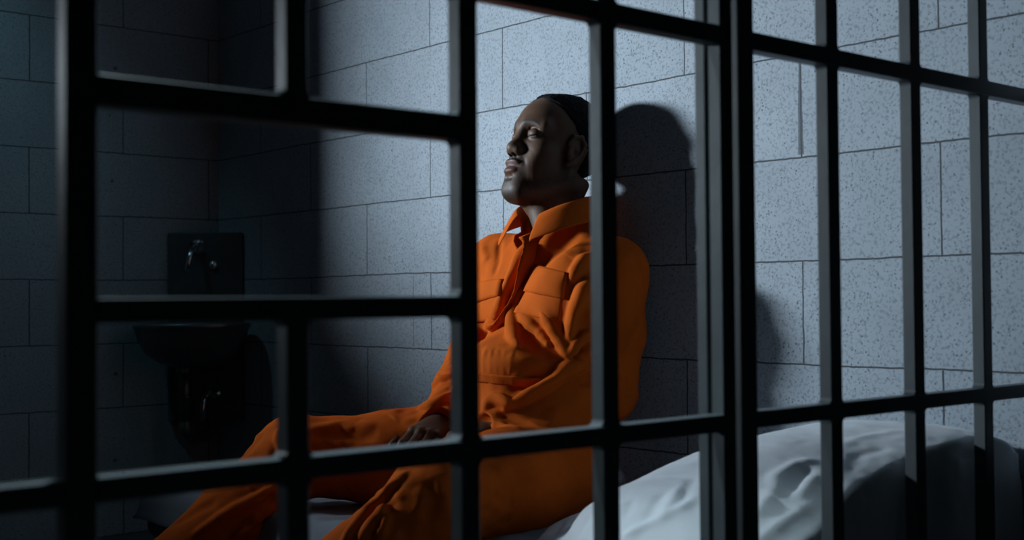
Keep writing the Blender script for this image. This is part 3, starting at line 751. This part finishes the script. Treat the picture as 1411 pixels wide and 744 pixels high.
# front fly panel along the opening
def strip(name, uvs, width, lift, thick, parent, side=1, nx_=5, lab=None, n=26, fade=0):
    """cloth band that follows picture points on the suit, built perpendicular to its run in space"""
    pts = [surf(u, v) for u, v in uvs]; pts = [p for p in pts if p is not None]
    pts = np.array(pts); t = np.linspace(0, 1, len(pts)); tt = np.linspace(0, 1, n)
    C = np.stack([np.interp(tt, t, pts[:, k]) for k in range(3)], 1)
    for _ in range(3): C[1:-1] = (C[:-2]+2*C[1:-1]+C[2:])/4
    V = []; 
    for i in range(n):
        d = C[min(i+1, n-1)]-C[max(i-1, 0)]; d /= np.linalg.norm(d)
        e = .010; g = V3(*[S.at(C[i]+e*ax) - S.at(C[i]-e*ax) for ax in np.eye(3)]); g = g/max(np.linalg.norm(g), 1e-6)
        s_ = np.cross(d, g)*side; s_ /= np.linalg.norm(s_); g = np.cross(s_, d)*side; 
        if g@C[i] > 0: g = -g
        for j in range(nx_+1):
            x = j/nx_; V.append(C[i] + s_*width*x + g*(lift*(1-x) + thick))
        for j in range(nx_+1):
            x = j/nx_; V.append(C[i] + s_*width*x + g*(lift*(1-x)) - g*(.006 if j else .0))
    V = np.array(V); V[:, 2] += CZ; m_ = 2*(nx_+1); F = []
    for i in range(n-1):
        for j in range(nx_): F.append((i*m_+j, i*m_+j+1, (i+1)*m_+j+1, (i+1)*m_+j)); F.append((i*m_+nx_+1+j, (i+1)*m_+nx_+1+j, (i+1)*m_+nx_+2+j, i*m_+nx_+2+j))
        F.append((i*m_, (i+1)*m_, (i+1)*m_+nx_+1, i*m_+nx_+1)); F.append((i*m_+nx_, i*m_+2*nx_+1, (i+1)*m_+2*nx_+1, (i+1)*m_+nx_))
    for i in (0, n-1):
        for j in range(nx_): F.append((i*m_+j, i*m_+nx_+1+j, i*m_+nx_+2+j, i*m_+j+1))
    me = bpy.data.meshes.new(name); off = parent_world(parent); me.from_pydata([tuple(v-off) for v in V], [], F); me.update(); me.materials.append(M_SUIT)
    bm_fix(me)
    for p_ in me.polygons: p_.use_smooth = True
    o = bpy.data.objects.new(name, me); COL.objects.link(o); o.parent = parent
    if lab: o['label'] = lab
    return o
def bm_fix(me):
    import bmesh
    b = bmesh.new(); b.from_mesh(me); bmesh.ops.recalc_face_normals(b, faces=b.faces); b.to_mesh(me); b.free()
strip('fly_panel', [(752,298),(738,318),(722,345),(708,378),(698,405),(688,428),(679,446)], .046, .024, .002, suit, side=-1)
# collar: a stand that flares into two wings
def collar():
    n, mrows = 60, 10; C0 = J['neck'] + V3(-.006, .009, .0); V = []
    tot = []
    for i in range(n+1):
        s_ = i/n; a = math.radians(-158 + 316*s_)        # 0 = nape (+X); the opening looks towards the chest
        ca, sa = math.cos(a), -math.sin(a)               # s=0: right wing (far), s=1: left wing (near)
        op = abs(s_-.5)*2
        zb = .045 - .055*op**2.2                           # lower towards the front
        r0 = .076 + .004*op; tall = .040 + .010*op
        base = C0 + V3(ca*r0*1.02, sa*r0*1.02, zb)
        out = V3(ca, sa, 0)
        fall = .020 + (.020 if s_ < .5 else .004)*op**3
        prof = [(0, -.012), (.001, tall*.5), (.003, tall*.9), (.008, tall), (.013, tall*.93), (.017+.006*op, tall*.62), (.022+.012*op, tall*.35-fall*.3), (.026+.018*op, tall*.1-fall*.5)]
        for r_, z_ in prof: V.append(base + out*r_ + V3(0, 0, z_) + V3(-.012, 0, -.004)*op**4*r_/.03)
    k = 8; V = np.array(V); F = []
    for i in range(n):
        for j in range(k-1): F.append((i*k+j, (i+1)*k+j, (i+1)*k+j+1, i*k+j+1))
    V[:, 2] += CZ
    me = bpy.data.meshes.new('collar'); off = parent_world(suit); me.from_pydata([tuple(v-off) for v in V], [], F); me.update(); me.materials.append(M_SUIT)
    for p_ in me.polygons: p_.use_smooth = True
    o = bpy.data.objects.new('collar', me); COL.objects.link(o); o.parent = suit
    sm = o.modifiers.new('thick', 'SOLIDIFY'); sm.thickness = .0026; sm.offset = 0
    ss_ = o.modifiers.new('sub', 'SUBSURF'); ss_.levels = 1; ss_.render_levels = 1
    return o
collar()
strip('waistband', [(650,511),(664,513),(680,515),(696,517),(712,518),(728,520),(744,521)], .020, .003, .0045, suit)

# ------------------------------------------------------------------ bed along the wall
BX0, BX1, BY0, BY1 = BEDX-.008, 2.010, 1.045, 2.86
bed = empty('bed', ((BX0+BX1)/2, (BY0+BY1)/2, 0), 'low dark steel bunk under the seated man, its mattress half in shadow', 'bed')
def bar_box(name, x0, x1, y0, y1, z0, z1, parent, mat=None, b=.003):
    mb = MB(); mb.bbox_bevel(x0, x1, y0, y1, z0, z1, b); return mb.build(name, mat or M_BED, parent)
bar_box('side_rail', BX0+.005, BX0+.035, BY0+.03, BY1-.03, .12, .17, bed); bar_box('side_rail', BX1-.04, BX1-.01, BY0+.03, BY1-.03, .12, .17, bed)
bar_box('end_rail', BX0+.035, BX1-.04, BY0+.03, BY0+.06, .12, .17, bed); bar_box('end_rail', BX0+.035, BX1-.04, BY1-.06, BY1-.03, .12, .17, bed)
for x in (BX0+.005, BX1-.045):
    for y in (BY0+.02, BY1-.06): bar_box('leg', x-.002, x+.038, y, y+.04, 0, .12, bed)
bar_box('bed_deck', BX0+.036, BX1-.041, BY0+.061, BY1-.061, .155, .172, bed)
mb = MB(); nx, ny = 10, 24; vs = []; fs = []
def rbox(x0, x1, y0, y1, z0, z1, r, n=5, amp=0.0, seed=0, cx=18, cy=40):
    """soft cushion-like box"""
    V = []; F = []
    per = []
    for (cx_, cy_, a0) in ((x1-r, y1-r, 0), (x0+r, y1-r, 90), (x0+r, y0+r, 180), (x1-r, y0+r, 270)):
        for k in range(n+1):
            a = math.radians(a0 + 90*k/n); per.append((cx_ + r*math.cos(a), cy_ + r*math.sin(a)))
    return per
def soft_slab(name, x0, x1, y0, y1, z0, z1, r, mat, parent, amp, seed, step=.02, drop=None):
    G = Field(np.arange(x0-.02, x1+.021, step*.5), np.arange(y0-.02, y1+.021, step*.5), np.arange(z0-.02, z1+.021, .006))
    X, Y, Z = G.grid((slice(None),)*3)
    cx, cy, cz = (x0+x1)/2, (y0+y1)/2, (z0+z1)/2
    qx = np.abs(X-cx)-(x1-x0)/2+r; qy = np.abs(Y-cy)-(y1-y0)/2+r; qz = np.abs(Z-cz)-(z1-z0)/2+r
    G.F = (np.sqrt(np.maximum(qx, 0)**2+np.maximum(qy, 0)**2+np.maximum(qz, 0)**2)+np.minimum(np.maximum(np.maximum(qx, qy), qz), 0)-r).astype(np.float32)
    return G
G = soft_slab('mattress', BX0+.01, BX1-.006, BY0+.01, BY1-.01, -CZ+.173, -CZ+.288, .03, M_MATT, bed, 0, 0)
G.noise((9,9,9), .003, 2); Vm, Qm = G.mesh(); np_mesh('mattress', Vm, Qm, M_MATT, bed)
# rumpled sheet
sx = np.arange(BX0-.012, BX1-.004, .008); sy = np.arange(BY0+.02, BY1-.008, .010)
GX, GY = np.meshgrid(sx, sy, indexing='ij'); P = np.c_[GX.ravel(), GY.ravel(), np.zeros(GX.size)]
hgt = .007*vnoise(P*V3(5,7,1), 31) + .004*np.abs(vnoise(P*V3(12,16,1), 32)) + .012*np.exp(-(((GX.ravel()-1.34)/.05)**2 + ((GY.ravel()-2.04)/.11)**2))
hgt += .003*vnoise(P*V3(32,30,1), 33)
edge = np.clip((BX0+.030-P[:, 0])/.036, 0, 1)
Zt = CZ*0 + .293 + hgt + .004 - edge**2*.075
V = np.c_[P[:, 0]+np.where(edge > 0, -.004*edge, 0), P[:, 1], Zt]; nX, nY = GX.shape; idx = np.arange(nX*nY).reshape(nX, nY)
F = np.stack([idx[:-1, :-1], idx[1:, :-1], idx[1:, 1:], idx[:-1, 1:]], -1).reshape(-1, 4)
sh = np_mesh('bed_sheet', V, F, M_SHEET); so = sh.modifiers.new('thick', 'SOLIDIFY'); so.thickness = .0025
tag(sh, 'rumpled pale sheet spread on the bunk under the man, lit between his legs', 'sheet')

# ------------------------------------------------------------------ big white pillow near the bars
P_ = Field(np.arange(1.15, 2.018, .005), np.arange(1.030, 1.86, .005), np.arange(-.46, -.15, .0045))
P_.ell((1.77,1.20,-.345), (.31,.31,.132)); P_.ell((1.57,1.24,-.370), (.30,.26,.112), .08)
P_.ell((1.66,1.50,-.418), (.26,.20,.052), .11); P_.ell((1.88,1.18,-.335), (.20,.30,.112), .05)
X, Y, Z = P_.grid((slice(None),)*3)
P_.F = np.maximum(P_.F, np.maximum(1.040-Y, np.maximum(-.425-Z, X-2.008)).astype(np.float32))
def ppx(*uv):
    out = []
    for i in range(0, len(uv), 2):
        h_ = P_.hit(uv[i], uv[i+1], 1.2, 3.4)
        if h_ is not None: out.append(h_)
    return out
PF = [((1083,678, 1098,658, 1114,640), .016, -.020, 0), ((1060,668, 1078,652, 1098,640, 1126,634), .013, .012, 0), ((1045,744, 1085,715, 1127,690), .014, .014, 1),
      ((1042,710, 1060,684, 1082,662), .013, .010, 0), ((1075,744, 1100,722, 1127,706), .016, -.014, 0), ((1100,690, 1112,668, 1127,655), .013, .010, 0),
      ((1160,682, 1180,666, 1200,656), .010, .012, 1), ((1196,664, 1193,700, 1198,744), .016, -.012, 0), ((1170,744, 1178,705, 1186,680), .018, .010, 0),
      ((855,738, 880,728, 909,717, 940,698, 960,682), .010, .014, 1), 
      ((862,712, 866,698, 870,690), .008, -.008, 0), ((890,716, 902,694, 916,678), .010, -.010, 0), ((909,716, 925,690, 940,668), .010, .010, 1), ((940,690, 946,672, 955,660), .010, -.010, 0),
      ((770,735, 778,725, 785,715), .007, .006, 0), ((795,740, 806,720, 812,705), .009, -.007, 0), ((1165,640, 1190,626, 1230,618), .012, -.006, 0), ((1160,615, 1200,600, 1238,596), .012, .004, 0),
      ((1274,612, 1320,622, 1360,648), .012, -.006, 0), ((1170,650, 1178,640, 1190,634), .007, -.006, 0)]
for uv, w_, a_, shp in PF:
    p = ppx(*uv)
    if len(p) > 1: P_.stroke(p, w_*.85, a_*(.38 if a_ < 0 else .6), sharp=bool(shp))
P_.noise((9,6,7), .004, 41); P_.noise((30,20,24), .0018, 42); P_.noise((70,60,60), .0008, 43)
VP, QP = P_.mesh()
pl = np_mesh('pillow', VP, QP, M_PILLOW)
tag(pl, 'big creased white pillow lying on the bunk behind the bars at lower right', 'pillow')
# piped edge seam of the pillow case
sp_ = ppx(748,742, 775,722, 800,706, 830,688)

# ------------------------------------------------------------------ steel wash basin across the far corner
PL, PR = V3(1.843, 3.832, 0), V3(2.019, 3.664, 0)
ctr = (PL+PR)/2; ax_ = (PR-PL)/np.linalg.norm(PR-PL); nn = V3(-ax_[1]*-1, 0, 0)
nn = V3(ax_[1], -ax_[0], 0)
if nn[0] > 0: nn = -nn
sk = empty('wash_basin', (float(ctr[0]), float(ctr[1]), CZ-.38), 'dark steel wash basin set across the far corner, tap above and drain pipe below', 'sink')
hwid = np.linalg.norm(PR-PL)/2
Ms = Matrix((Vector(ax_), Vector(nn), Vector((0, 0, 1)))).transposed().to_4x4(); Ms.translation = Vector((ctr[0], ctr[1], 0))   # local: x along the panel, y out of the corner
def lp(x, y, z): return Ms @ Vector((x, y, z + CZ))
mb = MB()
vs = [(-hwid, 0), (hwid, 0), (hwid-.010, -.010), (-hwid+.010, -.010)]
mb.bbox_bevel(-hwid, hwid, -.006, .012, CZ-.385, CZ+.2225, .003, Ms); mb.build('back_panel', M_STEEL, sk)
# bowl: half-round shell with a rolled rim, hung on the panel
prof = [(.0, -.118), (.030, -.118), (.075, -.110), (.115, -.088), (.143, -.052), (.157, -.012), (.160, .0), (.165, .004), (.172, .004), (.176, -.001), (.174, -.010), (.168, -.016), (.160, -.050), (.136, -.092), (.100, -.118), (.055, -.135), (.0, -.138)]
Mb = Ms.copy(); Mb.translation = Ms @ Vector((0, .150, CZ-.070))
mb = MB(); mb.lathe(prof, 48, Mb, 1.04, .86); bowl = mb.build('bowl', M_STEEL, sk, True)
mb = MB(); mb.bbox_bevel(-.125, .125, .010, .060, CZ-.110, CZ-.066, .006, Ms); mb.build('basin_ledge', M_STEEL, sk)
fx = .0
mb = MB(); mb.lathe([(0, 0), (.022, 0), (.022, .006), (.013, .010), (.012, .030), (0, .032)], 20, Matrix.Translation(lp(-.022, .012, .170)) @ (Ms.to_3x3().to_4x4() @ Matrix.Rotation(math.radians(-90), 4, 'X')))
tap = mb.build('tap', M_CHROME, sk, True)
mb = MB(); mb.tube([lp(-.022, .030, .170), lp(-.022, .055, .172), lp(-.024, .075, .160), lp(-.028, .085, .135), lp(-.034, .088, .095)], [.009, .009, .009, .0085, .008], 12); mb.build('spout', M_CHROME, tap, True)
mb = MB(); mb.tube([lp(-.045, .022, .186), lp(-.022, .040, .192), lp(.006, .050, .190)], [.004, .0055, .004], 8); mb.build('tap_handle', M_CHROME, tap, True)
mb = MB(); mb.lathe([(0, 0), (.016, 0), (.016, .006), (.011, .016), (0, .018)], 18, Matrix.Translation(lp(.030, .011, .118)) @ (Ms.to_3x3().to_4x4() @ Matrix.Rotation(math.radians(-90), 4, 'X')))
mb.build('push_button', M_CHROME, sk, True, label='round chrome push button')
mb = MB(); mb.tube([lp(-.035, .11, -.200), lp(-.035, .11, -.375)], .019, 16); pipe = mb.build('drain_pipe', M_STEEL, sk, True)
mb = MB(); mb.tube([lp(-.035, .11, -.200), lp(-.035, .11, -.222)], .028, 8); mb.build('pipe_nut', M_STEEL, pipe)
mb = MB(); mb.tube([lp(-.035, .11, -.290), lp(-.035, .11, -.306)], .0235, 16); mb.build('pipe_nut', M_STEEL, pipe, True)
mb = MB(); mb.tube([lp(-.035, .11, -.370), lp(-.033, .108, -.41), lp(-.02, .08, -.432), lp(.0, .03, -.43), lp(.0, .006, -.43)], .019, 14); mb.build('trap_bend', M_STEEL, pipe, True)
mb = MB(); mb.tube([lp(.012, .01, -.300), lp(.012, .05, -.298), lp(.012, .066, -.312), lp(.010, .070, -.345), lp(.010, .070, -.378)], [.008, .008, .009, .009, .008], 12); vt = mb.build('stop_valve', M_CHROME, sk, True)
mb = MB(); mb.lathe([(0, -.005), (.020, -.005), (.022, 0), (.020, .005), (0, .005)], 20, Matrix.Translation(lp(.045, .060, -.292)) @ (Ms.to_3x3().to_4x4() @ Matrix.Rotation(math.radians(-70), 4, 'X')), 1, .6); mb.build('valve_wheel', M_CHROME, vt, True)
mb = MB(); mb.tube([lp(.012, .055, -.298), lp(.045, .060, -.292)], .005, 8); mb.build('valve_stem', M_CHROME, vt, True)
# hidden below: nothing else in view

# ------------------------------------------------------------------ unseen lamps, added as fill for the end wall and the rail tops
MG, ntg, bg_ = new_mat('fill_lamp_glass'); bg_.inputs['Emission Color'].default_value = (.45,.82,1,1); bg_.inputs['Emission Strength'].default_value = FILL_GLOW
bg_.inputs['Base Color'].default_value = (.6,.7,.75,1)
for lx, ly, lab in ((.75, 3.40, 'unseen round fill lamp added nearest the far wall'), (.78, 1.45, 'round ceiling lamp just inside the barred door')):
    lm = empty('fill_lamp', (lx, ly, H), lab, 'lamp', 'unseen fill lamps added under the cell ceiling')
    T_ = Matrix.Translation((lx, ly, 0))
    mb = MB(); mb.lathe([(0, H-.001), (.11, H-.001), (.11, H-.03), (.09, H-.035), (0, H-.035)], 28, T_); mb.build('fill_lamp_base', M_BAR, lm, True)
    mb = MB(); mb.lathe([(.088, H-.036), (.086, H-.055), (.06, H-.075), (.0, H-.082)], 28, T_); mb.build('fill_lamp_glass', MG, lm, True)

# ------------------------------------------------------------------ light
w = bpy.data.worlds.new('world'); sc.world = w; w.use_nodes = True
bg = w.node_tree.nodes['Background']; bg.inputs[0].default_value = (.55, .8, 1.0, 1); bg.inputs[1].default_value = .0022
def spot(name, loc, aim, power, col, size, angle, blend):
    l = bpy.data.lights.new(name, 'SPOT'); o = bpy.data.objects.new(name, l); COL.objects.link(o)
    o.location = loc; o.rotation_euler = (Vector(aim)-Vector(loc)).to_track_quat('-Z', 'Y').to_euler()
    l.energy = power; l.color = col; l.shadow_soft_size = size; l.spot_size = math.radians(angle); l.spot_blend = blend
    return o
l = bpy.data.lights.new('window_light', 'AREA'); o = bpy.data.objects.new('window_light', l); COL.objects.link(o)
l.shape = 'RECTANGLE'; l.size = .62; l.size_y = .26; l.energy = 52; l.color = (.77,.90,1.0); l.spread = math.radians(84)
o.location = (-.32, 4.45, CZ+.85); o.rotation_euler = Vector((math.sin(math.radians(50)), -math.cos(math.radians(50)), -math.tan(math.radians(9)))).to_track_quat('-Z', 'Y').to_euler()
spot('rail_top_fill', (.78, 1.45, H-.11), (.74, .97, CZ-.14), 150, (.74,.93,1.0), .05, 48, 1.0)  # added fill that brightens the tops of the bar rails
spot('end_wall_fill', (.75, 3.40, H-.11), (1.15, D, CZ+.42), 12, (.36,.80,.95), .05, 62, 1.0)  # added weak teal fill for the upper left of the end wall
sc.view_settings.view_transform = 'Standard'; sc.view_settings.look = 'None'; sc.view_settings.exposure = 0; sc.view_settings.gamma = 1
sc.view_settings.use_curve_mapping = False
sc.cycles.use_denoising = True
